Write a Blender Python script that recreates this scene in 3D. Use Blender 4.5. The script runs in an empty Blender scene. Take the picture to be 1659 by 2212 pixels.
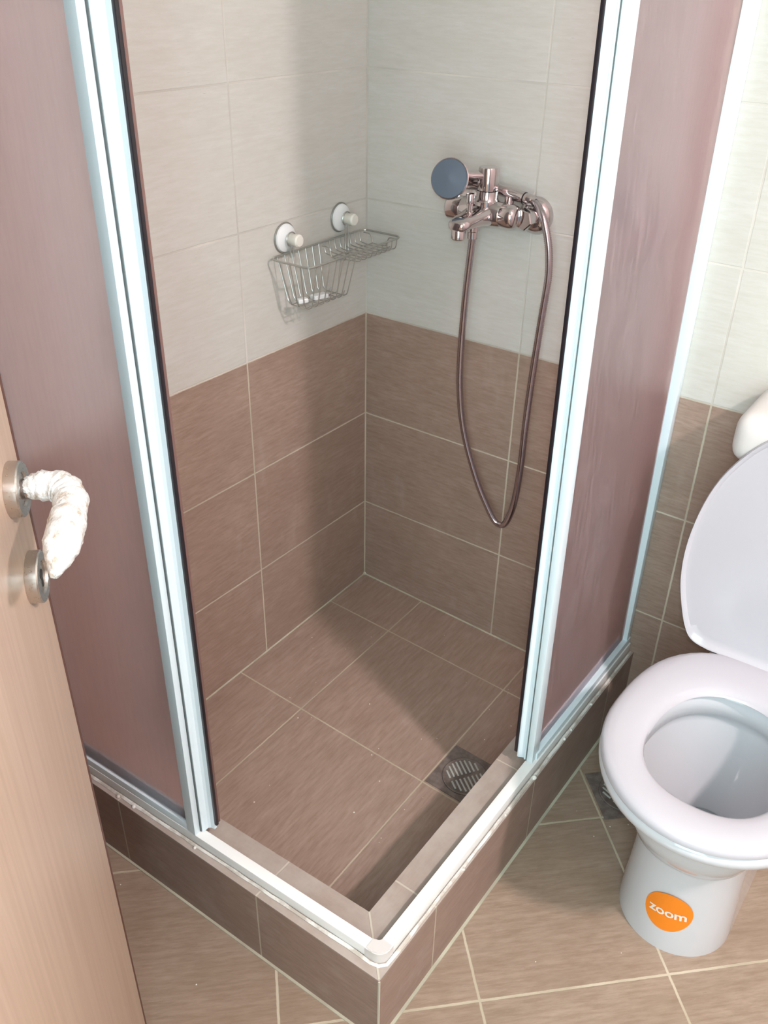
import bpy, bmesh, math, random
from mathutils import Vector, Matrix
C = bpy.context.scene
COL = C.collection
random.seed(7)
sin, cos, pi = math.sin, math.cos, math.pi

# ------------------------------------------------------------------ camera
CAM = Vector((1.1925, -1.5580, 1.4094)); AZ, EL, RO, FPX = 0.6280, 0.5541, 0.0190, 1929.66
fwd = Vector((-sin(AZ)*cos(EL), cos(AZ)*cos(EL), -sin(EL)))
rt = fwd.cross(Vector((0, 0, 1))).normalized(); up = rt.cross(fwd)
r2 = rt*cos(RO) + up*sin(RO); u2 = r2.cross(fwd)
cd = bpy.data.cameras.new('camera'); cam = bpy.data.objects.new('camera', cd); COL.objects.link(cam)
cam.matrix_world = Matrix(((r2.x, u2.x, -fwd.x, CAM.x), (r2.y, u2.y, -fwd.y, CAM.y), (r2.z, u2.z, -fwd.z, CAM.z), (0, 0, 0, 1)))
cd.sensor_fit = 'HORIZONTAL'; cd.sensor_width = 36; cd.lens = 36*FPX/1659; cd.clip_start = .01
C.camera = cam

# ------------------------------------------------------------------ world, lights, exposure
w = bpy.data.worlds.new('world'); C.world = w; w.use_nodes = True
w.node_tree.nodes['Background'].inputs[0].default_value = (.80, .92, 1.0, 1)
w.node_tree.nodes['Background'].inputs[1].default_value = 0.55
C.view_settings.view_transform = 'Standard'; C.view_settings.look = 'None'
C.view_settings.gamma = 1; C.view_settings.use_curve_mapping = False; C.view_settings.exposure = 0.34

def lamp(name, kind, loc, energy, color, size, rot=None):
    d = bpy.data.lights.new(name, kind); d.energy = energy; d.color = color
    if kind == 'POINT': d.shadow_soft_size = size
    if kind == 'AREA': d.shape = 'RECTANGLE'; d.size, d.size_y = size
    o = bpy.data.objects.new(name, d); COL.objects.link(o); o.location = loc
    if rot: o.rotation_euler = rot
    return o
LAMP = (2.32, -.99, 2.37)
lamp('ceiling_downlight', 'AREA', LAMP, 47, (1.0, .86, .86), (.17, .17)).data.shape = 'DISK'   # the ceiling light, shining down
lamp('phone_flash', 'POINT', tuple(CAM + r2*.02 + u2*.045 - fwd*.01), 11.0, (.80, .97, 1.08), .012)   # the phone's LED
lamp('doorway_fill', 'AREA', (1.42, -2.3, 1.5), 36, (.72, 1.0, 1.02), (.9, 1.7), (pi/2, 0, 0))   # cool fill added outside the doorway to lift the shadows

# ------------------------------------------------------------------ geometry helpers
def B(): return bmesh.new()
def obj(name, bm, mat, parent=None, smooth=True, ang=35, recalc=True):
    if recalc: bmesh.ops.recalc_face_normals(bm, faces=bm.faces)
    me = bpy.data.meshes.new(name); bm.to_mesh(me); bm.free()
    if mat: me.materials.append(mat)
    o = bpy.data.objects.new(name, me); COL.objects.link(o)
    if smooth:
        me.shade_smooth()
        me.set_sharp_from_angle(angle=math.radians(ang))
    if parent: 
        o.parent = parent; o.matrix_parent_inverse = Matrix.Translation(-parent.location) if parent.type == 'EMPTY' else Matrix.Identity(4)
    return o
def thing(name, label, cat, loc, group=None):
    o = bpy.data.objects.new(name, None); COL.objects.link(o); o.location = loc; o.empty_display_size = .05
    o['label'] = label; o['category'] = cat
    if group: o['group'] = group
    return o
def tag(o, label, cat, group=None):
    o['label'] = label; o['category'] = cat
    if group: o['group'] = group
    return o
def struct(name, bm, mat, parent=None, **k):
    o = obj(name, bm, mat, parent, **k)
    if not parent: o['kind'] = 'structure'
    return o
def box(bm, x0, x1, y0, y1, z0, z1, bev=0, seg=2, lean=0):
    g = bmesh.ops.create_cube(bm, size=1)
    for v in g['verts']:
        v.co = Vector((x0 + (v.co.x+.5)*(x1-x0), y0 + (v.co.y+.5)*(y1-y0), z0 + (v.co.z+.5)*(z1-z0)))
    if bev:
        es = list({e for v in g['verts'] for e in v.link_edges})
        bmesh.ops.bevel(bm, geom=es, offset=bev, segments=seg, profile=.6, affect='EDGES')
    return g
def prism(bm, pts, z0, z1, zf=None):
    a = [bm.verts.new((x, y, z0)) for x, y in pts]; b = [bm.verts.new((x, y, z1)) for x, y in pts]
    n = len(pts); bm.faces.new(a[::-1]); bm.faces.new(b)
    for i in range(n): bm.faces.new((a[i], a[(i+1) % n], b[(i+1) % n], b[i]))
def smooth_pts(P, k=8, closed=False):
    P = [Vector(p) for p in P]; n = len(P); out = []
    rng = n if closed else n-1
    for i in range(rng):
        p0 = P[(i-1) % n] if closed or i > 0 else P[0]; p1 = P[i]; p2 = P[(i+1) % n]
        p3 = P[(i+2) % n] if closed or i+2 < n else P[-1]
        for j in range(k):
            t = j/k
            out.append(.5*((2*p1)+(p2-p0)*t+(2*p0-5*p1+4*p2-p3)*t*t+(3*p1-p0-3*p2+p3)*t**3))
    if not closed: out.append(P[-1])
    return out
def tube(bm, P, r, seg=8, closed=False, rad=None):
    P = [Vector(p) for p in P]; n = len(P); rings = []
    t0 = (P[1]-P[0]).normalized(); N = t0.orthogonal().normalized()
    for i in range(n):
        if closed: t = (P[(i+1) % n]-P[i-1]).normalized()
        else: t = (P[min(i+1, n-1)]-P[max(i-1, 0)]).normalized()
        N = (N - t*N.dot(t)).normalized(); M = t.cross(N)
        rr = rad[i] if rad else r
        rings.append([bm.verts.new(P[i]+(N*cos(a)+M*sin(a))*rr) for a in [2*pi*k/seg for k in range(seg)]])
    for i in range(n if closed else n-1):
        A, D = rings[i], rings[(i+1) % n]
        for k in range(seg): bm.faces.new((A[k], A[(k+1) % seg], D[(k+1) % seg], D[k]))
    if not closed: bm.faces.new(rings[0][::-1]); bm.faces.new(rings[-1])
def lathe(bm, prof, org, axis, seg=32):
    """prof: list of (radius, height along axis)"""
    a = Vector(axis).normalized(); N = a.orthogonal().normalized(); M = a.cross(N); org = Vector(org); R = []
    for r, h in prof:
        if r < 1e-6: R.append([bm.verts.new(org+a*h)])
        else: R.append([bm.verts.new(org+a*h+(N*cos(t)+M*sin(t))*r) for t in [2*pi*k/seg for k in range(seg)]])
    for A, D in zip(R, R[1:]):
        for k in range(seg):
            k2 = (k+1) % seg
            if len(A) == 1 and len(D) == 1: break
            if len(A) == 1: bm.faces.new((A[0], D[k2], D[k]))
            elif len(D) == 1: bm.faces.new((A[k], A[k2], D[0]))
            else: bm.faces.new((A[k], A[k2], D[k2], D[k]))
    if len(R[0]) > 1: bm.faces.new(R[0][::-1])
    if len(R[-1]) > 1: bm.faces.new(R[-1])
def loft(bm, rings, cap0=True, cap1=True):
    R = [[bm.verts.new(p) for p in ring] for ring in rings]; n = len(R[0])
    for A, D in zip(R, R[1:]):
        for k in range(n): bm.faces.new((A[k], A[(k+1) % n], D[(k+1) % n], D[k]))
    if cap0: bm.faces.new(R[0][::-1])
    if cap1: bm.faces.new(R[-1])
    return R
def shear_x(bm, k, z0):
    for v in bm.verts: v.co.x -= k*(v.co.z-z0)

# ------------------------------------------------------------------ material helpers
def srgb(r, g, b):
    f = lambda c: (c/255/12.92) if c/255 <= .04045 else ((c/255+.055)/1.055)**2.4
    return (f(r), f(g), f(b), 1)
class NT:
    def __init__(s, name):
        s.m = bpy.data.materials.new(name); s.m.use_nodes = True; s.t = s.m.node_tree; s.N = s.t.nodes; s.L = s.t.links
        s.p = s.N['Principled BSDF']; s.out = s.N['Material Output']
        tc = s.N.new('ShaderNodeNewGeometry'); s.pos = tc.outputs['Position']; s._xyz = None
    def link(s, a, b): s.L.new(a, b)
    def inp(s, sock, v):
        if v is None: return
        if isinstance(v, bpy.types.NodeSocket): s.L.new(v, sock)
        else: sock.default_value = v
    def math(s, op, a, b=None, c=None, clamp=False):
        n = s.N.new('ShaderNodeMath'); n.operation = op; n.use_clamp = clamp
        for i, v in enumerate((a, b, c)): s.inp(n.inputs[i], v) if v is not None else None
        return n.outputs[0]
    def xyz(s):
        if not s._xyz:
            n = s.N.new('ShaderNodeSeparateXYZ'); s.L.new(s.pos, n.inputs[0]); s._xyz = n.outputs
        return s._xyz
    def comb(s, a, b, c):
        n = s.N.new('ShaderNodeCombineXYZ')
        for i, v in enumerate((a, b, c)): s.inp(n.inputs[i], v)
        return n.outputs[0]
    def noise(s, vec, scale, detail=3, rough=.6):
        n = s.N.new('ShaderNodeTexNoise'); s.inp(n.inputs['Vector'], vec); n.inputs['Scale'].default_value = scale
        n.inputs['Detail'].default_value = detail; n.inputs['Roughness'].default_value = rough; return n.outputs['Fac']
    def ramp(s, f, a, b, ca=0., cb=1.):
        n = s.N.new('ShaderNodeMapRange'); n.clamp = True; s.inp(n.inputs[0], f)
        n.inputs[1].default_value = a; n.inputs[2].default_value = b; n.inputs[3].default_value = ca; n.inputs[4].default_value = cb
        return n.outputs[0]
    def mix(s, f, a, b, mode='MIX'):
        n = s.N.new('ShaderNodeMix'); n.data_type = 'RGBA'; n.blend_type = mode
        s.inp(n.inputs[0], f); s.inp(n.inputs[6], a); s.inp(n.inputs[7], b); return n.outputs[2]
    def bump(s, h, st=.3, dist=.002):
        n = s.N.new('ShaderNodeBump'); s.inp(n.inputs['Height'], h); n.inputs['Strength'].default_value = st
        n.inputs['Distance'].default_value = dist; s.L.new(n.outputs[0], s.p.inputs['Normal'])
    def set(s, **k):
        for a, v in k.items(): s.inp(s.p.inputs[a.replace('_', ' ')], v)
    def joint(s, c, c0, pitch, hw):
        """1 on the grout line, 0 on the tile"""
        d = s.math('PINGPONG', s.math('SUBTRACT', c, c0), pitch/2)
        return s.ramp(d, hw*.75, hw*1.25, 1., 0.)
    def cell(s, a, b):
        n = s.N.new('ShaderNodeTexWhiteNoise'); n.noise_dimensions = '2D'
        s.L.new(s.comb(a, b, 0.), n.inputs['Vector']); return n.outputs[0]
def plain(name, col, rough=.4, metal=0., **k):
    n = NT(name); n.set(Base_Color=col, Roughness=rough, Metallic=metal, **k); return n.m

GROUT = srgb(196, 188, 172)
def stone(n, a, b, base, dark, light, s_along, s_across, seed, zz=0.):
    """linen-like streaked ceramic: a runs along the streaks, b across them"""
    v1 = n.comb(n.math('MULTIPLY', a, s_along), n.math('MULTIPLY', b, s_across), seed)
    v2 = n.comb(n.math('MULTIPLY', a, s_along*.22), n.math('MULTIPLY', b, s_across*.16), seed+5)
    v3 = n.comb(a, b, seed+9)
    f1 = n.noise(v1, 1, 4, .7); f2 = n.noise(v2, 1, 3); f3 = n.noise(v3, 7, 3)
    c = n.mix(n.ramp(f1, .36, .64), dark, light)
    c = n.mix(.52, c, base)
    c = n.mix(n.ramp(f2, .35, .68, 0, .38), c, dark)
    c = n.mix(n.ramp(f3, .5, .8, 0, .20), c, light)
    specks = n.ramp(f1, .69, .76, 0, .55)
    return n.mix(specks, c, n.mix(.5, dark, srgb(60, 48, 42))), f1
BR = dict(base=srgb(161, 139, 125), dark=srgb(138, 116, 102), light=srgb(180, 159, 146))
CR = dict(base=srgb(199, 197, 191), dark=srgb(191, 188, 178), light=srgb(207, 206, 201))

def wall_mat(name, ax, c0, zero, seed):
    n = NT(name); X = n.xyz(); h = X[ax]; z = X[2]
    wob = n.math('MULTIPLY', n.math('SUBTRACT', n.noise(n.pos, 90, 2), .5), .0016)
    h = n.math('ADD', h, wob); z = n.math('ADD', z, wob)
    jv = n.joint(h, c0, .3988, .0019); jh = n.joint(z, .228, .25, .0018)
    if zero: jv = n.math('MAXIMUM', jv, n.ramp(n.math('ABSOLUTE', h), .0022, .003, 1., 0.))
    J = n.math('MAXIMUM', jv, jh)
    br, f1 = stone(n, h, z, s_along=26, s_across=170, seed=seed, **BR)
    cr, f2 = stone(n, h, z, s_along=22, s_across=150, seed=seed+2, **CR)
    cell = n.cell(n.math('FLOOR', n.math('DIVIDE', n.math('SUBTRACT', h, c0), .3988)), n.math('FLOOR', n.math('DIVIDE', n.math('SUBTRACT', z, .228), .25)))
    br = n.mix(n.math('MULTIPLY', cell, .18), br, srgb(126, 96, 82))
    # limescale smears on the brown tiles
    sm = n.noise(n.comb(n.math('MULTIPLY', h, 16.), n.math('MULTIPLY', z, 5.), seed+3.), 1, 3, .6)
    br = n.mix(n.ramp(sm, .60, .80, 0., .28), br, srgb(186, 172, 160))
    up_ = n.ramp(z, .7275, .7285)
    dirty = n.noise(n.pos, 3.5, 2)
    gb = n.mix(n.ramp(dirty, .35, .65), srgb(200, 190, 172), srgb(176, 166, 148))
    gc = n.mix(n.ramp(dirty, .4, .6), srgb(216, 211, 203), srgb(182, 177, 168))
    col = n.mix(up_, n.mix(J, br, gb), n.mix(n.math('MULTIPLY', J, .65), cr, gc))
    n.set(Base_Color=col, Roughness=n.math('ADD', n.math('MULTIPLY', J, .35), n.ramp(f1, .3, .7, .34, .48)))
    n.p.inputs['Specular IOR Level'].default_value = .35
    n.bump(n.math('ADD', n.math('MULTIPLY', J, -1.), n.math('MULTIPLY', f1, .06)), .35, .0015)
    return n.m
def floor_mat(name, rot, a0, b0, pitch, hw, seed, swap=False, tint=None, shift=0.):
    n = NT(name); X = n.xyz(); x, y = X[0], X[1]
    if rot:
        q = .70710678
        a = n.math('MULTIPLY', n.math('ADD', x, y), q); b = n.math('MULTIPLY', n.math('SUBTRACT', y, x), q)
    else: a, b = x, y
    wob = n.math('MULTIPLY', n.math('SUBTRACT', n.noise(n.pos, 80, 2), .5), .0016)
    a = n.math('ADD', a, wob); b = n.math('ADD', b, wob)
    J = n.math('MAXIMUM', n.joint(a, a0, pitch, hw), n.joint(b, b0, pitch, hw))
    sa, sb = (b, a) if swap else (a, b)
    k = dict(BR)
    if tint: k = tint
    br, f1 = stone(n, sa, sb, s_along=20, s_across=140, seed=seed, **k)
    cell = n.cell(n.math('FLOOR', n.math('DIVIDE', n.math('SUBTRACT', a, a0), pitch)), n.math('FLOOR', n.math('DIVIDE', n.math('SUBTRACT', b, b0), pitch)))
    br = n.mix(n.math('MULTIPLY', cell, .15), br, srgb(140, 112, 96))
    sm = n.noise(n.pos, 9, 3, .6)
    br = n.mix(n.ramp(sm, .58, .82, 0., .22), br, srgb(178, 164, 150))
    col = n.mix(J, br, n.mix(n.ramp(n.noise(n.pos, 6, 2), .35, .65), srgb(192, 180, 160), srgb(170, 158, 136)))
    n.set(Base_Color=col, Roughness=n.ramp(f1, .3, .7, .38, .52)); n.p.inputs['Specular IOR Level'].default_value = .35
    n.bump(n.math('ADD', n.math('MULTIPLY', J, -1.), n.math('MULTIPLY', f1, .08)), .35, .0015)
    return n.m
FT = dict(base=srgb(151, 132, 115), dark=srgb(128, 108, 90), light=srgb(171, 152, 135))
M = {}
M['wl'] = wall_mat('wall_left_tiles', 1, -.3845, True, 1.)
M['wb'] = wall_mat('wall_back_tiles', 0, .3961, True, 11.)
M['wr'] = wall_mat('wall_other_tiles', 1, 0., False, 21.)
M['wf'] = wall_mat('wall_front_tiles', 0, .1, False, 31.)
M['shower'] = floor_mat('shower_floor_tiles', False, .1875, -.1458, .3293, .0017, 4., swap=True)
M['floor'] = floor_mat('bathroom_floor_tiles', True, .0424, -.8238, .3290, .0022, 8., tint=FT)
M['grout'] = plain('grout', srgb(190, 184, 168), .8)

def kerb_mat(name, ax, c0, seed):
    n = NT(name); X = n.xyz(); a = X[ax]; o = X[1-ax]; z = X[2]
    g = n.N.new('ShaderNodeNewGeometry'); sp = n.N.new('ShaderNodeSeparateXYZ'); n.L.new(g.outputs['True Normal'], sp.inputs[0])
    top = n.ramp(sp.outputs[2], .4, .6)
    J = n.joint(a, c0, .3298, .0016)
    br, f1 = stone(n, a, n.math('ADD', z, o), s_along=26, s_across=150, seed=seed, base=srgb(150, 127, 115), dark=srgb(128, 107, 97), light=srgb(168, 145, 133))
    # plaster and cement dust smeared over the kerb top and its edge
    d = n.noise(n.pos, 24, 4, .65); d2 = n.noise(n.pos, 7, 3)
    dust = n.math('MULTIPLY', n.ramp(n.math('ADD', n.math('MULTIPLY', d, .5), n.math('MULTIPLY', d2, .5)), .38, .60, .45, .85), top)
    edge = n.ramp(z, .1135, .1175, 0., .5)
    side = n.ramp(n.noise(n.pos, 11, 4, .6), .56, .74, 0., .30)
    col = n.mix(J, br, srgb(178, 168, 152))
    col = n.mix(n.math('MAXIMUM', n.math('MAXIMUM', dust, edge), side), col, srgb(176, 166, 158))
    col = n.mix(n.math('MULTIPLY', n.math('MULTIPLY', J, top), .5), col, srgb(196, 186, 172))
    n.set(Base_Color=col, Roughness=n.ramp(f1, .3, .7, .45, .6)); n.p.inputs['Specular IOR Level'].default_value = .3
    n.bump(n.math('ADD', n.math('MULTIPLY', J, -1.), n.math('MULTIPLY', d, .3)), .3, .0015)
    return n.m
M['kr'] = kerb_mat('kerb_tiles_right', 1, -.7850, 3.)
M['kl'] = kerb_mat('kerb_tiles_left', 0, .5060, 6.)
M['alu'] = plain('white_lacquered_aluminium', srgb(218, 232, 238), .3); 
M['alu2'] = plain('white_rail_plastic', srgb(233, 233, 231), .4)
M['seal'] = plain('black_magnetic_seal', srgb(30, 24, 30), .35)
M['gapshade'] = plain('grey_gap_shade', srgb(92, 100, 100), .6)  # grey that paints the shade in the gaps between the stiles
M['brownseal'] = plain('brown_seal_backing', srgb(116, 88, 82), .4)
n = NT('silicone_bead'); n.set(Base_Color=n.mix(n.ramp(n.noise(n.pos, 30, 3), .45, .6), srgb(228, 226, 220), srgb(190, 182, 172)), Roughness=.35); n.bump(n.noise(n.pos, 160, 3), .5, .002); M['sil'] = n.m
M['porc'] = plain('glazed_porcelain', srgb(194, 194, 198), .08); 
M['seat'] = plain('seat_plastic', srgb(182, 179, 185), .14)
M['cist'] = plain('cistern_plastic', srgb(208, 203, 200), .3)
M['orange'] = plain('orange_sticker', srgb(232, 128, 20), .45)
M['white_ink'] = plain('white_lettering', srgb(225, 215, 205), .5)
M['blackgap'] = plain('dark_gap', srgb(40, 40, 40), .6)
M['whiteplastic'] = plain('white_plastic', srgb(226, 228, 228), .35)
M['knob'] = plain('cream_knob_plastic', srgb(224, 220, 210), .35)
M['rubber'] = plain('clear_grey_sucker', srgb(128, 126, 118), .3)
M['shower_grey'] = plain('blue_grey_spray_plate', srgb(92, 104, 118), .45)
M['blackrub'] = plain('black_rubber', srgb(22, 22, 24), .4)
n = NT('chrome'); n.set(Base_Color=srgb(205, 198, 198), Metallic=1., Roughness=.08); M['chrome'] = n.m
n = NT('satin_wire'); n.set(Base_Color=srgb(176, 174, 168), Metallic=.7, Roughness=.3); M['wire'] = n.m
n = NT('hose_steel'); n.set(Base_Color=srgb(188, 180, 184), Metallic=1., Roughness=.16); M['hose'] = n.m
n = NT('brushed_steel'); n.set(Base_Color=srgb(198, 192, 186), Metallic=1., Roughness=n.ramp(n.noise(n.pos, 300, 2), .3, .7, .25, .4)); M['steel'] = n.m
n = NT('dull_drain_steel'); n.set(Base_Color=n.mix(n.ramp(n.noise(n.pos, 60, 4), .4, .6), srgb(112, 100, 95), srgb(132, 122, 116)), Metallic=.3, Roughness=.5); M['drain'] = n.m
M['slotmetal'] = plain('drain_bars', srgb(190, 194, 188), .35, .3)
# frosted acrylic of the shower screen
n = NT('frosted_acrylic')
X = n.xyz()
stv = n.comb(n.math('MULTIPLY', X[0], 150.), n.math('MULTIPLY', X[1], 150.), n.math('MULTIPLY', X[2], 16.))
smv = n.comb(n.math('MULTIPLY', X[0], 26.), n.math('MULTIPLY', X[1], 26.), n.math('MULTIPLY', X[2], 7.))
# fine vertical grain of the sheet plus dried-on smears that get fewer upwards
smear = n.math('MULTIPLY', n.ramp(n.noise(smv, 1, 5, .7), .57, .74), n.ramp(X[2], .9, .5, .15, .8))
stn = n.math('ADD', n.noise(stv, 1, 3, .6), n.math('MULTIPLY', smear, .35))
rf = n.N.new('ShaderNodeBsdfRefraction'); rf.inputs['Color'].default_value = (.960, .910, .920, 1); rf.inputs['IOR'].default_value = 1.35; rf.inputs['Roughness'].default_value = .42
tr = n.N.new('ShaderNodeBsdfTranslucent'); tr.inputs['Color'].default_value = (.92, .87, .89, 1)
df = n.N.new('ShaderNodeBsdfPrincipled'); df.inputs['Base Color'].default_value = srgb(206, 192, 198); df.inputs['Roughness'].default_value = .42; df.inputs['Specular IOR Level'].default_value = .4
tp = n.N.new('ShaderNodeBsdfTransparent'); tp.inputs[0].default_value = (.98, .95, .96, 1)
m0 = n.N.new('ShaderNodeMixShader'); m0.inputs[0].default_value = .04; n.link(rf.outputs[0], m0.inputs[1]); n.link(tp.outputs[0], m0.inputs[2])
m1 = n.N.new('ShaderNodeMixShader'); m1.inputs[0].default_value = .15; n.link(m0.outputs[0], m1.inputs[1]); n.link(tr.outputs[0], m1.inputs[2])
m2a = n.N.new('ShaderNodeMixShader'); n.link(n.ramp(stn, .40, .95, .06, .26), m2a.inputs[0]); n.link(m1.outputs[0], m2a.inputs[1]); n.link(df.outputs[0], m2a.inputs[2])
# the light scatters where it enters the sheet; the far face lets it out unscattered
bf = n.N.new('ShaderNodeNewGeometry'); m2 = n.N.new('ShaderNodeMixShader'); n.link(bf.outputs['Backfacing'], m2.inputs[0]); n.link(m2a.outputs[0], m2.inputs[1]); n.link(tp.outputs[0], m2.inputs[2])
n.link(m2.outputs[0], n.out.inputs[0]); n.N.remove(n.p); M['frost'] = n.m
# door leaf
n = NT('pale_wood_laminate'); X = n.xyz()
hh = n.math('MULTIPLY', n.math('SUBTRACT', X[1], X[0]), .7071)
gr = n.noise(n.comb(n.math('MULTIPLY', hh, 110.), n.math('MULTIPLY', X[2], 3.), 0.), 1, 4, .6)
gr2 = n.noise(n.comb(n.math('MULTIPLY', hh, 14.), n.math('MULTIPLY', X[2], 1.2), 4.), 1, 3, .6)
c = n.mix(n.ramp(gr, .35, .65), srgb(208, 184, 166), srgb(194, 169, 150)); c = n.mix(n.ramp(gr2, .4, .7, 0, .35), c, srgb(204, 182, 158))
n.set(Base_Color=c, Roughness=.33); n.bump(gr, .08, .001); M['door'] = n.m
M['edgeband'] = plain('dark_brown_edge_band', srgb(96, 58, 46), .45)
n = NT('wrapping_film'); c = n.mix(n.ramp(n.noise(n.pos, 70, 4, .7), .52, .66), srgb(222, 222, 220), srgb(184, 168, 150))
n.set(Base_Color=c, Roughness=.4); n.bump(n.noise(n.pos, 140, 4), .6, .004); M['wrap'] = n.m
M['ceil'] = plain('white_ceiling_paint', srgb(235, 232, 226), .8)
M['painted'] = plain('white_painted_wall', srgb(226, 220, 208), .8)

# ------------------------------------------------------------------ room shell
FZ = -.048; CZ = 2.42; RX = 2.62; FY = -1.69
bm = B(); box(bm, -.12, 0, FY-.12, .12, -.2, CZ); struct('wall_left', bm, M['wl'], smooth=False)
bm = B(); box(bm, 0, RX, 0, .12, -.2, CZ); struct('wall_back', bm, M['wb'], smooth=False)
bm = B(); box(bm, RX, RX+.12, FY-.12, .12, -.2, CZ); struct('wall_right', bm, M['wr'], smooth=False)
bm = B(); box(bm, 0, .985, FY-.12, FY, -.2, CZ); box(bm, 1.80, RX, FY-.12, FY, -.2, CZ); box(bm, .985, 1.80, FY-.12, FY, 2.03, CZ)
struct('wall_front', bm, M['wf'], smooth=False)
bm = B(); box(bm, -.12, RX+.12, FY-.12, .12, CZ, CZ+.1); struct('ceiling', bm, M['ceil'], smooth=False)
bm = B(); box(bm, 0, RX, FY-.12, 0, FZ-.1, FZ); struct('floor', bm, M['floor'], smooth=False)
SL = .0304
def sz(x, y): return -SL*(x-y)
bm = B()
Q = [(0, 0), (.672, 0), (.672, -.89), (0, -.89)]
t_ = [bm.verts.new((x, y, sz(x, y))) for x, y in Q]; b_ = [bm.verts.new((x, y, -.0485)) for x, y in Q]
bm.faces.new(t_); 
bm.faces.new(b_[::-1])
for i in range(4): bm.faces.new((t_[i], b_[i], b_[(i+1) % 4], t_[(i+1) % 4]))
struct('floor_shower', bm, M['shower'], smooth=False)
# kerb, tiled, two legs meeting in a mitre
KZ = .118
ic, oc = (.669, -.8564), (.750, -.9380)
bm = B(); prism(bm, [(0, -.886), ic, oc, (0, -.959)], FZ, KZ); kl = struct('shower_kerb_left', bm, M['kl'], smooth=False)
bm = B(); prism(bm, [ic, (.665, 0), (.750, 0), oc], FZ, KZ); kr = struct('shower_kerb_right', bm, M['kr'], smooth=False)
# grout: mitre, outer corner, along the kerb foot, inside the tray
def strip(bm, p, q, wd, z0, z1):
    p = Vector(p); q = Vector(q); d = (q-p).normalized(); s = Vector((-d.y, d.x))*wd/2
    prism(bm, [tuple(p-s), tuple(q-s), tuple(q+s), tuple(p+s)], z0, z1)
bm = B()
strip(bm, ic, (.748, -.936), .003, KZ-.002, KZ+.0006)
box(bm, .7485, .7512, -.9392, -.9365, FZ, KZ-.002)
struct('trim_1', bm, M['grout'], smooth=False)
n = NT('base_grout'); n.set(Base_Color=n.mix(n.ramp(n.noise(n.pos, 8, 2), .4, .6), srgb(188, 184, 164), srgb(166, 160, 142)), Roughness=.8); n.bump(n.noise(n.pos, 120, 3), .4, .002)
bm = B()
strip(bm, (0, -.9605), (.752, -.9400), .0050, FZ, FZ+.0022); strip(bm, (.7520, -.9420), (.7520, 0), .0062, FZ, FZ+.0022)
struct('trim_2', bm, n.m, smooth=False)
def fillet(bm, P, r):
    tube(bm, P, r, 8)
bm = B()
fillet(bm, [(0.000, -i*.1, sz(0, -i*.1)) for i in range(9)], .0026)
fillet(bm, [(i*.095, 0.000, sz(i*.095, 0)) for i in range(8)], .0026)
bmesh.ops.create_icosphere(bm, subdivisions=2, radius=.006, matrix=Matrix.Translation((.001, -.001, .001)))
struct('trim_3', bm, n.m)

# ------------------------------------------------------------------ shower enclosure
en = thing('shower_enclosure', 'white framed corner shower enclosure with frosted mauve panels standing on the tiled kerb', 'shower enclosure', (.735, -.92, KZ))
TOP = 1.96
def ly(x, o=0.): return -.9180 - .040*(.735-x) + o      # outer line of the left rail
def lprism(bm, x0, x1, o0, o1, z0, z1, bev=0):
    prism(bm, [(x0, ly(x0, o0)), (x1, ly(x1, o0)), (x1, ly(x1, o1)), (x0, ly(x0, o1))], z0, z1)
    if bev: bmesh.ops.bevel(bm, geom=list(bm.edges), offset=bev, segments=2, profile=.6, affect='EDGES')
# bottom rails: low track in the opening; foot lip
bm = B(); lprism(bm, .0, .716, 0, .0190, KZ, .1395, .0022); obj('bottom_rail', bm, M['alu2'], en)
bm = B(); box(bm, .7205, .7405, -.902, -.0005, KZ, .1395, .0022); obj('bottom_rail', bm, M['alu2'], en)
# rounded corner block
bm = B()
P = [(.7150, -.8990)]
P += [(.7205, -.8985)] 
P = [(.7080, ly(.708, .0195)), (.7208, -.8985), (.7208, -.8905), (.7412, -.8905)]
cx, cy, rr = .7412-.020, -.9190+.020, .020
for k in range(9):
    a = -pi/2*k/8
    P.append((cx+rr*cos(a), cy+rr*sin(a)))
P.append((.7080, ly(.708, -.0006)))
prism(bm, P, KZ, .1405); bmesh.ops.bevel(bm, geom=[e for e in bm.edges if all(v.co.z > .14 for v in e.verts)], offset=.0018, segments=2, affect='EDGES')
obj('corner_connector', bm, M['cist'], en)
# silicone beads on the kerb along the rail foot
bm = B()
P = [(x, ly(x, -.0035)+random.uniform(-.0006, .0006), KZ+.0005) for x in [i*.025 for i in range(29)]] + [(.722, -.9235, KZ), (.735, -.920, KZ), (.7435, -.911, KZ)]
P += [(.7445+random.uniform(-.0008, .0008), -.905+i*.025, KZ+.0005) for i in range(1, 37)]
tube(bm, P, .003, 6, rad=[random.uniform(.0024, .0036) for _ in P])
for (x, y, r) in [(.747, -.452, .0045), (.7475, -.455, .003), (.747, -.33, .0035), (.7465, -.30, .003), (.7475, -.70, .003), (.747, -.56, .003), (.747, -.21, .003), (.17, -.948, .004), (.21, -.946, .004), (.36, -.941, .003)]:
    bmesh.ops.create_icosphere(bm, subdivisions=2, radius=r, matrix=Matrix.Translation((x, y, KZ+.001)))
obj('silicone_bead', bm, M['sil'], en)
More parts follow.
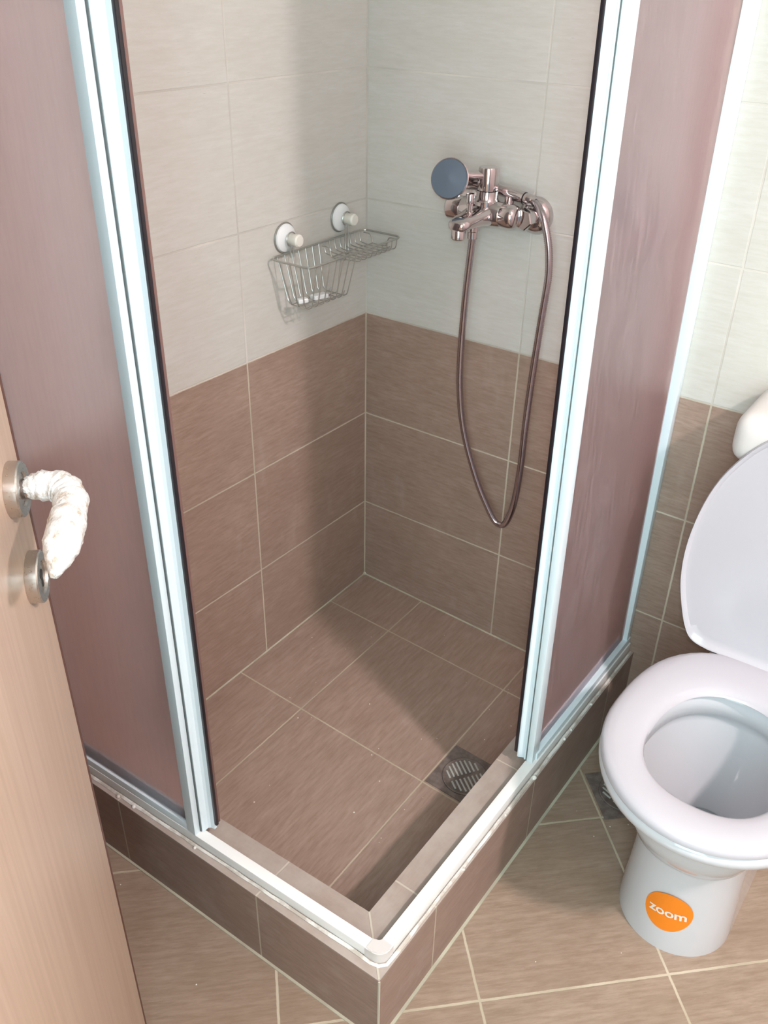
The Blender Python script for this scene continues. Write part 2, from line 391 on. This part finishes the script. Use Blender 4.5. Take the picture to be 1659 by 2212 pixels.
# left side: fixed frosted sheet, its lower profile, stile; sliding door behind
bm = B(); lprism(bm, .002, .340, .0045, .0075, .150, TOP); obj('frosted_panel', bm, M['frost'], en, smooth=False)['label'] = 'frosted mauve panel behind the door'
bm = B(); lprism(bm, .0, .339, .001, .011, .1385, .1555, .001); obj('panel_profile', bm, M['alu'], en)
def lstile(): 
    bm = B(); y0 = -.9335
    box(bm, .3365, .3565, y0, y0+.0115, .1395, TOP, .0012); return bm
obj('fixed_stile', lstile(), M['alu'], en)
bm = B(); box(bm, .345, .3590, -.9221, -.9204, .1405, TOP-.01); obj('gap_shade', bm, M['gapshade'], en)  # solid grey strip painting the shaded gap between fixed and sliding stile
sd = obj('sliding_door', (lambda b: (prism(b, [(.030, -.9115), (.350, -.9105), (.350, -.9075), (.030, -.9085)], .150, TOP-.01), b)[1])(B()), M['frost'], en, smooth=False)
bm = B(); box(bm, .030, .345, -.9170, -.9030, .1405, .172, .001); obj('door_profile', bm, M['alu'], sd)
bm = B(); box(bm, .026, .052, -.9170, -.9030, .172, TOP-.01, .001); obj('rear_stile', bm, M['alu'], sd)
bm = B()   # channelled closing stile
prism(bm, [(.345, -.9205), (.3605, -.9205), (.3625, -.9165), (.3625, -.9090), (.3665, -.9060), (.3735, -.9045), (.3735, -.8990), (.345, -.8990)], .1405, TOP-.01)
obj('sliding_stile', bm, M['alu'], sd, ang=20)
bm = B(); box(bm, .3735, .3790, -.9040, -.8985, .152, TOP-.01, .001); obj('door_seal', bm, M['seal'], sd)
bm = B(); box(bm, .3730, .3760, -.8983, -.8920, .152, TOP-.01, .0008); obj('seal_backing', bm, M['brownseal'], sd)
bm = B(); box(bm, 0, .022, -.962, -.925, KZ, TOP, .0015); obj('wall_profile', bm, M['alu'], en)
# right side, leaning very slightly inwards
K = .0118
def rbox(x0, x1, y0, y1, z0, z1, bev=.001):
    bm = B(); box(bm, x0, x1, y0, y1, z0, z1, bev); shear_x(bm, K, .14); return bm
obj('frosted_panel', rbox(.7240, .7270, -.430, -.004, .150, TOP, 0), M['frost'], en, smooth=False)['label'] = 'frosted mauve panel beside the toilet'
obj('panel_profile', (lambda b: (box(b, .7215, .7375, -.430, -.0005, .1385, .1545, .001), b)[1])(B()), M['alu'], en)
obj('fixed_stile', rbox(.7225, .7345, -.4430, -.4180, .1395, TOP), M['alu'], en)
obj('gap_shade', rbox(.7213, .7227, -.4446, -.425, .1405, TOP-.01, 0), M['gapshade'], en)  # right-hand gap, its shade likewise painted as a grey strip
sd2 = obj('sliding_door', rbox(.7125, .7155, -.425, -.040, .150, TOP-.01, 0), M['frost'], en, smooth=False)
obj('door_profile', rbox(.7060, .7200, -.425, -.035, .1405, .172), M['alu'], sd2)
bm = B()
prism(bm, [(.7215, -.425), (.7215, -.4415), (.7175, -.4435), (.7155, -.4400), (.7115, -.4415), (.7060, -.4445), (.7035, -.4445), (.7035, -.425)], .1405, TOP-.01); shear_x(bm, K, .14)
obj('sliding_stile', bm, M['alu'], sd2, ang=20)
obj('door_seal', rbox(.6970, .7035, -.4460, -.4390, .152, TOP-.01), M['seal'], sd2)
bm = B(); box(bm, .7135, .7360, -.020, -.0003, .1385, TOP, .0015); obj('wall_profile', bm, M['alu'], en)
# head rails (above the picture)
bm = B(); lprism(bm, .0, .716, 0, .030, TOP-.01, TOP+.03, .002); obj('head_rail', bm, M['alu'], en)
bm = B(); box(bm, .700, .7405, -.902, -.0005, TOP-.01, TOP+.03, .002); obj('head_rail', bm, M['alu'], en)
bm = B(); box(bm, .705, .7415, -.9195, -.885, TOP-.012, TOP+.032, .004); obj('corner_connector', bm, M['cist'], en)

# ------------------------------------------------------------------ floor drains
def drain(name, label, x, y, rot, zf, s=.119):
    c = Vector((x, y, zf(x, y))); t = thing(name, label, 'floor drain', c, 'square steel floor drains')
    R = Matrix.Rotation(rot, 4, 'Z')
    def fin(bm):
        for v in bm.verts:
            p = R @ Vector((v.co.x, v.co.y, 0)); v.co = Vector((x+p.x, y+p.y, zf(x+p.x, y+p.y)+v.co.z))
        return bm
    bm = B()   # plate with a round opening
    h = s/2; seg = 40; r = .0475
    ang = [2*pi*k/seg+pi/4 for k in range(seg)]
    def sq(a):
        m = max(abs(cos(a)), abs(sin(a))); return (h*cos(a)/m, h*sin(a)/m)
    loft(bm, [[(*sq(a), 0) for a in ang], [(*sq(a), .0016) for a in ang], [((r+.001)*cos(a), (r+.001)*sin(a), .0016) for a in ang], [((r+.001)*cos(a), (r+.001)*sin(a), .0004) for a in ang]], True, True)
    obj('drain_plate', fin(bm), M['drain'], t)
    bm = B()
    rings = [[(r*cos(a), r*sin(a), .0006) for a in ang], [(r*cos(a), r*sin(a), .0028) for a in ang], [((r-.002)*cos(a), (r-.002)*sin(a), .0034) for a in ang], [((r-.004)*cos(a), (r-.004)*sin(a), .0026) for a in ang]]
    loft(bm, rings, True, True); gt = obj('grate', fin(bm), M['drain'], t)
    bm = B()   # raised bars of the grate, two rows
    for row in (-1, 1):
        for k in range(8):
            px = -.0315 + k*.009; 
            hl = math.sqrt(max(0, .040**2-px*px)); y0, y1 = .004, hl
            if y1-y0 < .006: continue
            box(bm, px-.0021, px+.0021, min(row*y0, row*y1), max(row*y0, row*y1), .0024, .0042, .0012)
    bmesh.ops.rotate(bm, verts=bm.verts, cent=(0, 0, 0), matrix=Matrix.Rotation(math.radians(55)-rot*.6, 3, 'Z'))
    obj('grate_bars', fin(bm), M['slotmetal'], gt)
    return t
def drain_at(label, x, y, rot, zf):
    return drain('floor_drain', label, x, y, rot, zf)
drain_at('square steel drain with round slotted grate set in the shower floor beside the kerb', .5800, -.4105, 0, sz)
q = .70710678
ca, cb = .3775+.0595, -.771
drain_at('square steel drain in the bathroom floor, half hidden under the toilet bowl', (ca-cb)*q, (ca+cb)*q, pi/4, lambda x, y: FZ)

# ------------------------------------------------------------------ wire basket on the left wall
bk = thing('shower_basket', 'chrome wire shower basket with soap tray hanging from two white suction cups', 'basket', (.02, -.17, .92))
zr = .9205
def rr_loop(x0, x1, y0, y1, z, r, k=4):
    P = []
    for cx, cy, a0 in ((x1-r, y1-r, 0), (x0+r, y1-r, pi/2), (x0+r, y0+r, pi), (x1-r, y0+r, 3*pi/2)):
        for i in range(k+1):
            a = a0 + pi/2*i/k; P.append((cx+r*cos(a), cy+r*sin(a), z))
    return P
bm = B(); tube(bm, rr_loop(.012, .112, -.318, -.026, zr, .016), .0022, 8, closed=True); obj('rim', bm, M['wire'], bk)
bm = B()    # deep compartment
yb0, yb1 = -.302, -.172
for i in range(7):
    y = -.298 + i*.0205; yb = -.292 + i*.0182
    P = [(.013, y, zr), (.030, yb, .842), (.034, yb, .834), (.040, yb, .831), (.084, yb, .831), (.091, yb, .835), (.094, yb, .842), (.111, y, zr)]
    tube(bm, P, .0012, 6)
for x, xb in ((.035, .044), (.062, .062), (.088, .080)):
    P = [(x, -.317, zr), (xb, -.300, .842), (xb, -.295, .8325), (xb, -.180, .8325), (xb, -.175, .838)]
    if x == .062: P += [(x, -.163, .905)]
    tube(bm, P, .0012, 6)
obj('basket_wires', bm, M['wire'], bk)
bm = B()    # soap tray
for i in range(8):
    y = -.158 + i*.0165
    P = smooth_pts([(.013, y, zr), (.016, y, .903), (.024, y, .897), (.062, y, .895), (.100, y, .897), (.1095, y, .905), (.1115, y, zr)], 4)
    tube(bm, P, .0012, 6)
for ye, s in ((-.030, 1), (-.168, -1)):
    P = [(.016, ye, .915), (.030, ye, .915), (.036, ye, .911), (.040, ye, .899), (.046, ye, .896), (.070, ye, .896), (.076, ye, .899), (.080, ye, .911), (.086, ye, .915), (.104, ye, .915)]
    tube(bm, smooth_pts(P, 3), .0013, 6)
for x in (.040, .085): tube(bm, [(x, -.165, .8965), (x, -.030, .8965)], .0013, 6)
obj('soap_tray', bm, M['wire'], bk)
def cup(y, z):
    bm = B(); lathe(bm, [(.0, .0003), (.0290, .0003), (.0300, .0016), (.0285, .0035), (.0, .0040)], (0, y, z), (1, 0, 0), 40)
    s = obj('suction_cup', bm, M['rubber'], bk)
    bm = B(); lathe(bm, [(.0, .0036), (.0272, .0036), (.0262, .0066), (.0200, .0105), (.0120, .0135), (.0, .0138)], (0, y, z), (1, 0, 0), 40); obj('cup_cover', bm, M['whiteplastic'], s)
    bm = B(); lathe(bm, [(.0, .0130), (.0108, .0130), (.0112, .0280), (.0122, .0300), (.0122, .0380), (.0100, .0410), (.0, .0415)], (0, y, z), (1, 0, 0), 32); obj('cup_knob', bm, M['knob'], s)
    bm = B()
    P = [(.0190, y+.0045, z-.034)] + [(.0190, y+.0135*sin(a), z+.0135*cos(a)) for a in [pi-.42-(2*pi-.84)*i/16 for i in range(17)]] + [(.0190, y-.0045, z-.034)]
    tube(bm, P, .0014, 6); obj('hook_loop', bm, M['wire'], s)
    return s
cup(-.262, .9475); s2 = cup(-.0915, .9555)
bm = B()
for dy in (-.0045, .0045): tube(bm, [(.0190, -.0915+dy, .925), (.0185, -.0915+dy, .888), (.022, -.0915+dy, .884)], .0016, 6)
tube(bm, [(.0188, -.0960, .884), (.0188, -.0870, .884)], .0016, 6)
obj('hanging_bracket', bm, M['wire'], bk)
def sliver(label, x, y, ln, wd, rz):
    bm = B(); box(bm, -ln/2, ln/2, -wd/2, wd/2, 0, .009, .003, 3); bmesh.ops.rotate(bm, verts=bm.verts, cent=(0, 0, 0), matrix=Matrix.Rotation(rz, 3, 'Z'))
    bmesh.ops.translate(bm, verts=bm.verts, vec=(x, y, .8340)); tag(obj('soap_piece', bm, M['whiteplastic']), label, 'soap', 'white soap pieces in the wire basket')
sliver('smaller white soap piece at the left in the wire basket', .056, -.278, .022, .014, 1.2)
sliver('larger white soap piece right of the smaller one in the wire basket', .064, -.236, .034, .018, 1.3)

# ------------------------------------------------------------------ shower mixer
mx = thing('shower_mixer', 'chrome wall mixer tap with spout mounted on the cream tiles', 'tap', (.32, -.055, 1.01))
bm = B()
YB, ZB = -.062, 1.0095
lathe(bm, [(0, -.004), (.0120, -.0035), (.0195, 0), (.0225, .004), (.0225, .030), (.0215, .032), (.0225, .034), (.0245, .060), (.0260, .075), (.0245, .090), (.0225, .116), (.0215, .118), (.0225, .120), (.0225, .138), (.0205, .145), (.0150, .1495), (0, .1515)], (.2475, YB, ZB), (1, 0, 0), 36)
obj('mixer_body', bm, M['chrome'], mx)
for xx, nm in ((.2540, 'l'), (.4035, 'r')):
    bm = B(); lathe(bm, [(0, 0), (.0345, 0), (.0350, .003), (.0320, .011), (.0240, .019), (.0170, .022), (0, .022)], (xx, -.0004, 1.005), (0, -1, 0), 40)
    e = obj('escutcheon', bm, M['chrome'], mx)
    bm = B(); lathe(bm, [(0, .018), (.0145, .018), (.0145, .048), (.012, .052), (0, .052)], (xx, -.0004, 1.005), (0, -1, 0), 24)
    sgn = -1 if nm == 'l' else 1
    obj('inlet_elbow', bm, M['chrome'], e)
    bm = B(); lathe(bm, [(0, -.010), (.0175, -.010), (.0195, -.008), (.0195, .008), (.0175, .010), (0, .010)], (xx, -.048, 1.0065), (0, -1, 0), 6)
    obj('hex_nut', bm, M['chrome'], e, ang=20)
# cartridge tower and lever
TX, TY = .3290, -.062
bm = B(); lathe(bm, [(0, 0), (.0235, 0), (.0235, .012), (.0205, .016), (.0200, .030), (0, .030)], (TX, TY, ZB+.010), (0, 0, 1), 36); obj('cartridge_collar', bm, M['chrome'], mx)
bm = B(); lathe(bm, [(0, 0), (.0190, 0), (.0195, .004), (.0195, .036), (.0180, .040), (0, .041)], (TX, TY, ZB+.041), (0, 0, 1), 36)
lev = obj('lever_head', bm, M['chrome'], mx)
bm = B()
P = [(TX-.004, TY+.002, 1.076), (TX-.014, TY-.014, 1.077), (TX-.026, TY-.030, 1.079), (TX-.036, TY-.044, 1.081)]
Pp = smooth_pts(P, 5)
rings = []
for i, p in enumerate(Pp):
    t = i/(len(Pp)-1); hw = .0165*(1-t)+.0120*t; th = .0095*(1-t)+.0060*t
    d = (Pp[min(i+1, len(Pp)-1)]-Pp[max(i-1, 0)]).normalized(); sd_ = d.cross(Vector((0, 0, 1))).normalized(); uu = sd_.cross(d)
    rings.append([p + sd_*hw*cos(a) + uu*th*sin(a) for a in [2*pi*k/16 for k in range(16)]])
loft(bm, rings); obj('lever', bm, M['chrome'], lev)
# spout: tapers forward from the body
bm = B()
SPn = [(.3270, -.046, 1.006, .0330, .0235), (.3270, -.070, 1.007, .0320, .0200), (.3262, -.092, 1.007, .0290, .0165), (.3250, -.115, 1.0055, .0250, .0140), (.3240, -.138, 1.0035, .0215, .0125), (.3235, -.153, 1.0015, .0190, .0110), (.3232, -.160, 1.0005, .0125, .0075)]
rings = []
for (x, y, z, hw, hh_) in SPn:
    rings.append([(x+hw*math.copysign(abs(cos(a))**.8, cos(a)), y, z+hh_*math.copysign(abs(sin(a))**.8, sin(a))) for a in [2*pi*k/24 for k in range(24)]])
loft(bm, rings); sp = obj('spout', bm, M['chrome'], mx, ang=50)
bm = B(); lathe(bm, [(0, 0), (.0125, 0), (.0135, .002), (.0135, .016), (.012, .018), (0, .018)], (.3235, -.146, .994), (0, 0, -1), 28); obj('aerator', bm, M['chrome'], sp)
bm = B(); lathe(bm, [(0, 0), (.0085, 0), (.0085, .006), (.0055, .008), (.0055, .020), (.0080, .022), (.0085, .034), (.0070, .037), (0, .037)], (.3230, -.112, 1.014), (0, 0, 1), 24); obj('diverter_knob', bm, M['chrome'], sp)
bm = B(); lathe(bm, [(0, 0), (.0125, 0), (.0125, .012), (.0105, .014), (.0105, .026), (0, .026)], (.3190, -.088, .9920), (0, 0, -1), 24); obj('hose_outlet', bm, M['chrome'], mx)
# holder arm behind the body for the hand shower
bm = B(); tube(bm, [(.362, -.040, 1.018), (.362, -.036, 1.030), (.362, -.036, 1.040)], .009, 14); obj('handset_holder', bm, M['chrome'], mx)

# hand shower lying in the holder
hs = thing('hand_shower', 'chrome hand shower with blue grey spray plate lying across the mixer', 'hand shower', (.36, -.04, 1.045))
Hc = Vector((.2790, -.115, 1.0712)); nrm = (CAM - Hc); nrm = (nrm.normalized()*.93 + Vector((-.30, -.12, .05))).normalized()
bm = B(); lathe(bm, [(0, .0), (.0335, .0), (.0345, .003), (.0335, .0065), (.010, .0085), (.004, .0100), (0, .0102)], Hc, nrm, 44); 
hd = obj('spray_plate', bm, M['shower_grey'], hs)
bm = B(); lathe(bm, [(0, -.0300), (.010, -.0300), (.0190, -.0250), (.0290, -.0130), (.0350, -.0030), (.0365, .0015), (.0352, .0025), (0, .0025)], Hc, nrm, 44); obj('head_shell', bm, M['chrome'], hs)
P = smooth_pts([Hc - nrm*.016, (.2900, -.070, 1.0600), (.3200, -.036, 1.0510), (.3600, -.031, 1.0440), (.3930, -.035, 1.0400)], 6)
nn = len(P); bm = B(); tube(bm, P, .011, 18, rad=[.016-.0045*min(1, i/8) for i in range(nn)]); obj('handle', bm, M['chrome'], hs)
dH = Vector((.033, -.004, -.004)).normalized(); E0 = Vector((.3925, -.035, 1.0401))
bm = B(); lathe(bm, [(.0108, 0), (.0108, .0025)], E0, dH, 20); obj('rubber_ring', bm, M['blackrub'], hs)
bm = B(); lathe(bm, [(.0105, .0025), (.0105, .016), (.0092, .018), (.0080, .026)], E0, dH, 20); obj('hose_nut', bm, M['chrome'], hs)
# flexible hose, ribbed
HP = [(.4120, -.0375, 1.0375), (.4260, -.0460, 1.0330), (.4440, -.0560, 1.0180), (.4580, -.060, .990), (.4665, -.060, .955), (.4700, -.060, .910), (.4665, -.060, .845), (.4630, -.060, .780), (.4590, -.060, .690), (.4560, -.058, .600), (.4540, -.055, .510), (.4480, -.052, .430), (.4400, -.050, .385), (.4280, -.049, .352),
      (.4150, -.049, .3440), (.4000, -.050, .352), (.3790, -.052, .385), (.3560, -.055, .430), (.3300, -.058, .495), (.3130, -.060, .550), (.3030, -.063, .605), (.2985, -.067, .670), (.3000, -.072, .750), (.3050, -.077, .840), (.3110, -.082, .900), (.3160, -.086, .940), (.3190, -.088, .968)]
P = smooth_pts(HP, 22); 
# even resampling so the ribs are regular
L = [0]
for a, b in zip(P, P[1:]): L.append(L[-1]+(b-a).length)
step = .0019; PP = []; j = 0; s_ = 0
while s_ < L[-1]:
    while L[j+1] < s_: j += 1
    f = (s_-L[j])/(L[j+1]-L[j]); PP.append(P[j].lerp(P[j+1], f)); s_ += step
bm = B(); tube(bm, PP, .0072, 12, rad=[.0074 if i % 2 else .0063 for i in range(len(PP))])
tag(obj('shower_hose', bm, M['hose'], ang=80), 'ribbed steel shower hose hanging in a long loop below the mixer', 'hose')

# ------------------------------------------------------------------ toilet
AX = 1.037
def egg(hw, yc, yf, yb, z, ef=2., eb=2.5, n=64, axx=AX):
    P = []
    for k in range(n):
        a = 2*pi*k/n; s, c = sin(a), cos(a); e = ef if c > 0 else eb
        m = (abs(s)**e+abs(c)**e)**(1/e); L_ = (yc-yf) if c > 0 else (yb-yc)
        P.append(Vector((axx+hw*s/m, yc-(L_*c/m if c > 0 else L_*c/m), z)))
    return P
tl = thing('toilet', 'white porcelain toilet with raised lid and round orange sticker beside the shower kerb', 'toilet', (AX, -.3, FZ))
bm = B()
O = [(.0985, -.42, -.5185, -.06, -.048, 2, 6), (.0985, -.42, -.5185, -.06, -.030, 2, 6), (.0950, -.42, -.5150, -.06, .03, 2, 6), (.0925, -.42, -.5120, -.06, .10, 2, 6),
     (.0950, -.42, -.5130, -.06, .155, 2, 6), (.1060, -.42, -.5230, -.06, .205, 2, 5), (.1280, -.43, -.5500, -.12, .250, 2, 3), (.1540, -.44, -.5920, -.15, .290, 2, 2.2), (.1690, -.44, -.6200, -.15, .313, 2, 2),
     (.1765, -.44, -.6330, -.15, .328, 2, 2), (.1780, -.44, -.6370, -.15, .340, 2, 2), (.1745, -.44, -.6340, -.155, .349, 2, 2), (.1660, -.44, -.6240, -.160, .3520, 2, 2)]
rings = [egg(a, b, c, d, z, e, f) for a, b, c, d, z, e, f in O]
I = [(.1180, -.45, -.578, -.285, .3520), (.1130, -.45, -.572, -.291, .3460), (.1120, -.45, -.571, -.292, .308), (.1200, -.45, -.580, -.284, .302), (.1190, -.45, -.578, -.285, .285), (.1110, -.45, -.570, -.290, .240),
     (.0970, -.445, -.548, -.300, .195), (.0780, -.43, -.512, -.312, .155), (.0560, -.41, -.468, -.325, .125), (.0380, -.39, -.430, -.335, .095), (.0330, -.38, -.415, -.338, .05)]
rings += [egg(a, b, c, d, z, 2.2, 2.3) for a, b, c, d, z in I]
loft(bm, rings); obj('bowl', bm, M['porc'], tl, ang=60)
bm = B(); loft(bm, [egg(.0520, -.405, -.460, -.327, .117, 2.2, 2.3), egg(.0525, -.405, -.461, -.326, .1185, 2.2, 2.3)])
n = NT('bowl_water'); n.set(Base_Color=(.9, .95, .97, 1), Roughness=.02, IOR=1.33); n.p.inputs['Transmission Weight'].default_value = .9
obj('bowl_water', bm, n.m, tl)
bm = B(); box(bm, AX-.100, AX+.100, -.235, -.030, .150, .3490, .015, 3); obj('rear_deck', bm, M['porc'], tl)
# seat ring
bm = B(); rings = []
oa = egg(.1765, -.440, -.6390, -.200, 0, 2, 2.6); ia = egg(.1045, -.450, -.5650, -.3020, 0, 2.3, 2.3)
prof = [(.0, .3550), (-.012, .3600), (.0, .3655), (.05, .3695), (.14, .3722), (.30, .3735), (.50, .3730), (.70, .3712), (.86, .3680), (.96, .3630), (1.0, .3570), (.97, .3540)]
for s, z in prof: rings.append([Vector((o.x+(i.x-o.x)*s, o.y+(i.y-o.y)*s, z)) for o, i in zip(oa, ia)])
rings.append([v.copy() for v in rings[0]])
loft(bm, rings, False, False); bmesh.ops.remove_doubles(bm, verts=bm.verts, dist=1e-6)
obj('seat', bm, M['seat'], tl, ang=60)
# lid, raised
hwz = [(.3665, .100), (.370, .122), (.378, .136), (.392, .1455), (.414, .155), (.45, .1665), (.4876, .1750), (.535, .1790), (.584, .1768), (.64, .168), (.693, .152), (.7426, .125), (.777, .097), (.795, .070), (.807, .040), (.8105, .0)]
out = [(-h, z) for z, h in hwz] + [(h, z) for z, h in hwz[-2::-1]]
out = [(p.x, p.y) for p in smooth_pts([(x, z, 0) for x, z in out], 3, closed=False)]
def lidring(sc, yo):
    zc = .585; R_ = []
    for x, z in out:
        zz = zc+(z-zc)*sc; R_.append(Vector((AX+x*sc, -.2080+yo+(zz-.37)*.050, zz)))
    return R_
bm = B(); loft(bm, [lidring(.90, .0000), lidring(.955, -.0015), lidring(.975, -.0065), lidring(.992, -.0075), lidring(1.0, -.0045), lidring(1.0, .003), lidring(.985, .010), lidring(.93, .0145), lidring(.6, .0175)])
obj('lid', bm, M['seat'], tl, ang=40)
for sx in (-.078, .078):
    bm = B(); tube(bm, [(AX+sx-.024, -.2010, .3690), (AX+sx+.024, -.2010, .3690)], .0105, 18); obj('hinge', bm, M['seat'], tl)
# cistern
bm = B(); box(bm, .902, 1.172, -.168, -.004, .350, .740, .020, 4); ci = obj('cistern', bm, M['cist'], tl)
bm = B(); box(bm, .8815, 1.1925, -.186, -.003, .718, .806, .036, 6); obj('cistern_lid', bm, M['cist'], ci)
bm = B(); lathe(bm, [(0, 0), (.022, 0), (.022, .004), (.018, .007), (0, .007)], (AX, -.095, .8055), (0, 0, 1), 28); obj('flush_button', bm, M['chrome'], ci)
# sticker wrapped on the pedestal front
def ped(s, z, off):
    """arc length s from the front centre line, height z -> point on the pedestal surface"""
    r = .0945 + (.0985-.0945)*max(0, min(1, (.04-z)/.08)); a = s/r
    return Vector((AX+(r+off)*sin(a), -.42-(r+off)*cos(a), z))
SC, SZ, TILT = .0060, .0475, math.radians(7)
bm = B()
ringsS = []
for f in (1., .75, .5, .25):
    R_ = []
    for k in range(48):
        a = 2*pi*k/48; x, z = .0395*f*cos(a), .0465*f*sin(a)
        R_.append((x*cos(-.35)-z*sin(-.35), x*sin(-.35)+z*cos(-.35)))
    ringsS.append(R_)
loft(bm, [[ped(SC+x, SZ+z, .0006) for x, z in r] for r in ringsS], False, True)
st = obj('sticker', bm, M['orange'], tl, recalc=False); st['label'] = 'round orange sticker with white lettering'
cu = bpy.data.curves.new('t', 'FONT'); cu.body = 'zoom'; cu.size = .0285; cu.align_x = 'CENTER'; cu.align_y = 'CENTER'; cu.offset = .0006; cu.space_character = .98; cu.resolution_u = 4
to = bpy.data.objects.new('t', cu); COL.objects.link(to); bpy.context.view_layer.update()
me = bpy.data.meshes.new_from_object(to.evaluated_get(bpy.context.evaluated_depsgraph_get())); bpy.data.objects.remove(to)
bm = B(); bm.from_mesh(me); bmesh.ops.triangulate(bm, faces=bm.faces)
bmesh.ops.subdivide_edges(bm, edges=[e for e in bm.edges if e.calc_length() > .006], cuts=1)
for v in bm.verts:
    x, z = v.co.x, v.co.y-.001; v.co = ped(SC+x*cos(TILT)-z*sin(TILT), SZ+x*sin(TILT)+z*cos(TILT), .0012)
obj('lettering', bm, M['white_ink'], st, recalc=False)

# ------------------------------------------------------------------ door leaf, open, seen at a grazing angle
DE = Vector((.4624, -1.1520, 0)); DD = Vector((-.7071, .7071, 0)); DN = Vector((.7071, .7071, 0))   # edge, hinge->edge, face normal
def dpt(a, o, z): return DE - DD*a + DN*o + Vector((0, 0, z))           # a = distance back from the free edge
dr = bpy.data.objects.new('door_1', None); COL.objects.link(dr); dr.location = DE - DD*.74 + Vector((0, 0, FZ)); dr['kind'] = 'structure'
def dbox(a0, a1, o0, o1, z0, z1, bev=.0008):
    bm = B(); g = box(bm, a0, a1, o0, o1, z0, z1, bev)
    for v in bm.verts: v.co = dpt(v.co.x, v.co.y, v.co.z)
    return bm
obj('door_leaf', dbox(.010, .738, -.040, 0, FZ+.006, 1.99), M['door'], dr)
obj('edge_band', dbox(.0, .010, -.040, -.0006, FZ+.006, 1.99), M['edgeband'], dr)
RZ1, RZ2 = .989, .890; RA = .052
bm = B(); lathe(bm, [(0, 0), (.0262, 0), (.0265, .0010), (.0262, .0108), (.0250, .0122), (.0165, .0122), (.0155, .0102), (0, .0102)], dpt(RA, 0, RZ1), DN, 44)
ro = obj('handle_rosette', bm, M['steel'], dr)
bm = B(); lathe(bm, [(.0098, .010), (.0098, .022), (.0090, .030)], dpt(RA, 0, RZ1), DN, 24); obj('handle_neck', bm, M['chrome'], ro)
bm = B()
LP = [dpt(RA, .013, RZ1), dpt(RA, .019, RZ1+.001), dpt(RA, .029, RZ1+.002), dpt(RA+.002, .041, RZ1+.002), dpt(RA+.009, .051, RZ1+.001), dpt(RA+.022, .057, RZ1-.001), dpt(RA+.040, .058, RZ1-.003), dpt(RA+.062, .058, RZ1-.006), dpt(RA+.084, .057, RZ1-.009), dpt(RA+.102, .056, RZ1-.014), dpt(RA+.116, .053, RZ1-.021)]
LR = [.0075, .0120, .0142, .0150, .0150, .0148, .0155, .0160, .0152, .0115, .0022]
P = smooth_pts(LP, 5); rad = []
for i in range(len(P)):
    t = i/5; k = min(int(t), len(LR)-2); rad.append((LR[k]*(1-(t-k))+LR[k+1]*(t-k))*random.uniform(.93, 1.07))
tube(bm, P, .015, 18, rad=rad)
for v in bm.verts: v.co += Vector((random.uniform(-1, 1), random.uniform(-1, 1), random.uniform(-1, 1)))*.0009
lv = obj('lever_handle', bm, M['wrap'], dr, ang=60); lv['label'] = 'lever wrapped in white protective film'
bm = B(); lathe(bm, [(0, 0), (.0262, 0), (.0265, .0010), (.0262, .0108), (.0250, .0122), (.0170, .0122), (.0160, .0098), (0, .0098)], dpt(RA, 0, RZ2), DN, 44)
kr_ = obj('keyhole_rosette', bm, M['steel'], dr)
bm = B(); lathe(bm, [(0, .0098), (.0050, .0098), (.0050, .0104), (0, .0104)], dpt(RA, 0, RZ2+.003), DN, 20)
g = dbox(RA-.0022, RA+.0022, .0098, .0104, RZ2-.011, RZ2+.003, 0)
me_ = bpy.data.meshes.new('x'); g.to_mesh(me_); g.free(); bm.from_mesh(me_); obj('keyhole', bm, M['blackgap'], kr_)
# hinges and frame at the doorway (beside the camera, out of view)
bm = B(); box(bm, .945, .985, FY-.13, FY+.012, FZ, 2.07, .002); box(bm, 1.80, 1.84, FY-.13, FY+.012, FZ, 2.07, .002); box(bm, .945, 1.84, FY-.13, FY+.012, 2.03, 2.07, .002)
struct('trim_4', bm, M['door'])

# ------------------------------------------------------------------ ceiling light (above the picture, casts the main light)
cl = thing('ceiling_light', 'round white recessed ceiling light above the toilet', 'ceiling light', (LAMP[0], LAMP[1], CZ))
bm = B(); lathe(bm, [(.120, .000), (.125, .003), (.125, .014), (.118, .018), (.100, .018), (.098, .012), (.098, .004), (.10, .0)], (LAMP[0], LAMP[1], CZ), (0, 0, -1), 40); obj('trim_ring', bm, M['ceil'], cl)

# ------------------------------------------------------------------ builder's crumbs on the floors (uncountable specks)
bm = B()
def crumb(x, y, z, r):
    g = bmesh.ops.create_icosphere(bm, subdivisions=1, radius=r)
    for v in g['verts']: v.co = Vector((x+v.co.x*random.uniform(.7, 1.4), y+v.co.y*random.uniform(.7, 1.4), z+abs(v.co.z)*.5+.0001))
for _ in range(34):
    x, y = random.uniform(.02, .65), random.uniform(-.84, -.02); crumb(x, y, sz(x, y), random.uniform(.0007, .0016))
for _ in range(46):
    x, y = random.uniform(.02, 1.25), random.uniform(-1.15, -.05)
    if (x < .76 and y > -.965) or (abs(x-AX) < .11 and y > -.53): continue
    crumb(x, y, FZ, random.uniform(.0007, .0016))
for (x, y, r) in [(.452, -.620, .0018), (.300, -.370, .0014), (.20, -.50, .0016), (.56, -.30, .0012)]: crumb(x, y, sz(x, y), r)
o = obj('plaster_crumbs', bm, M['knob']); tag(o, 'scattered pale plaster crumbs on the brown floor tiles', 'crumbs'); o['kind'] = 'stuff'
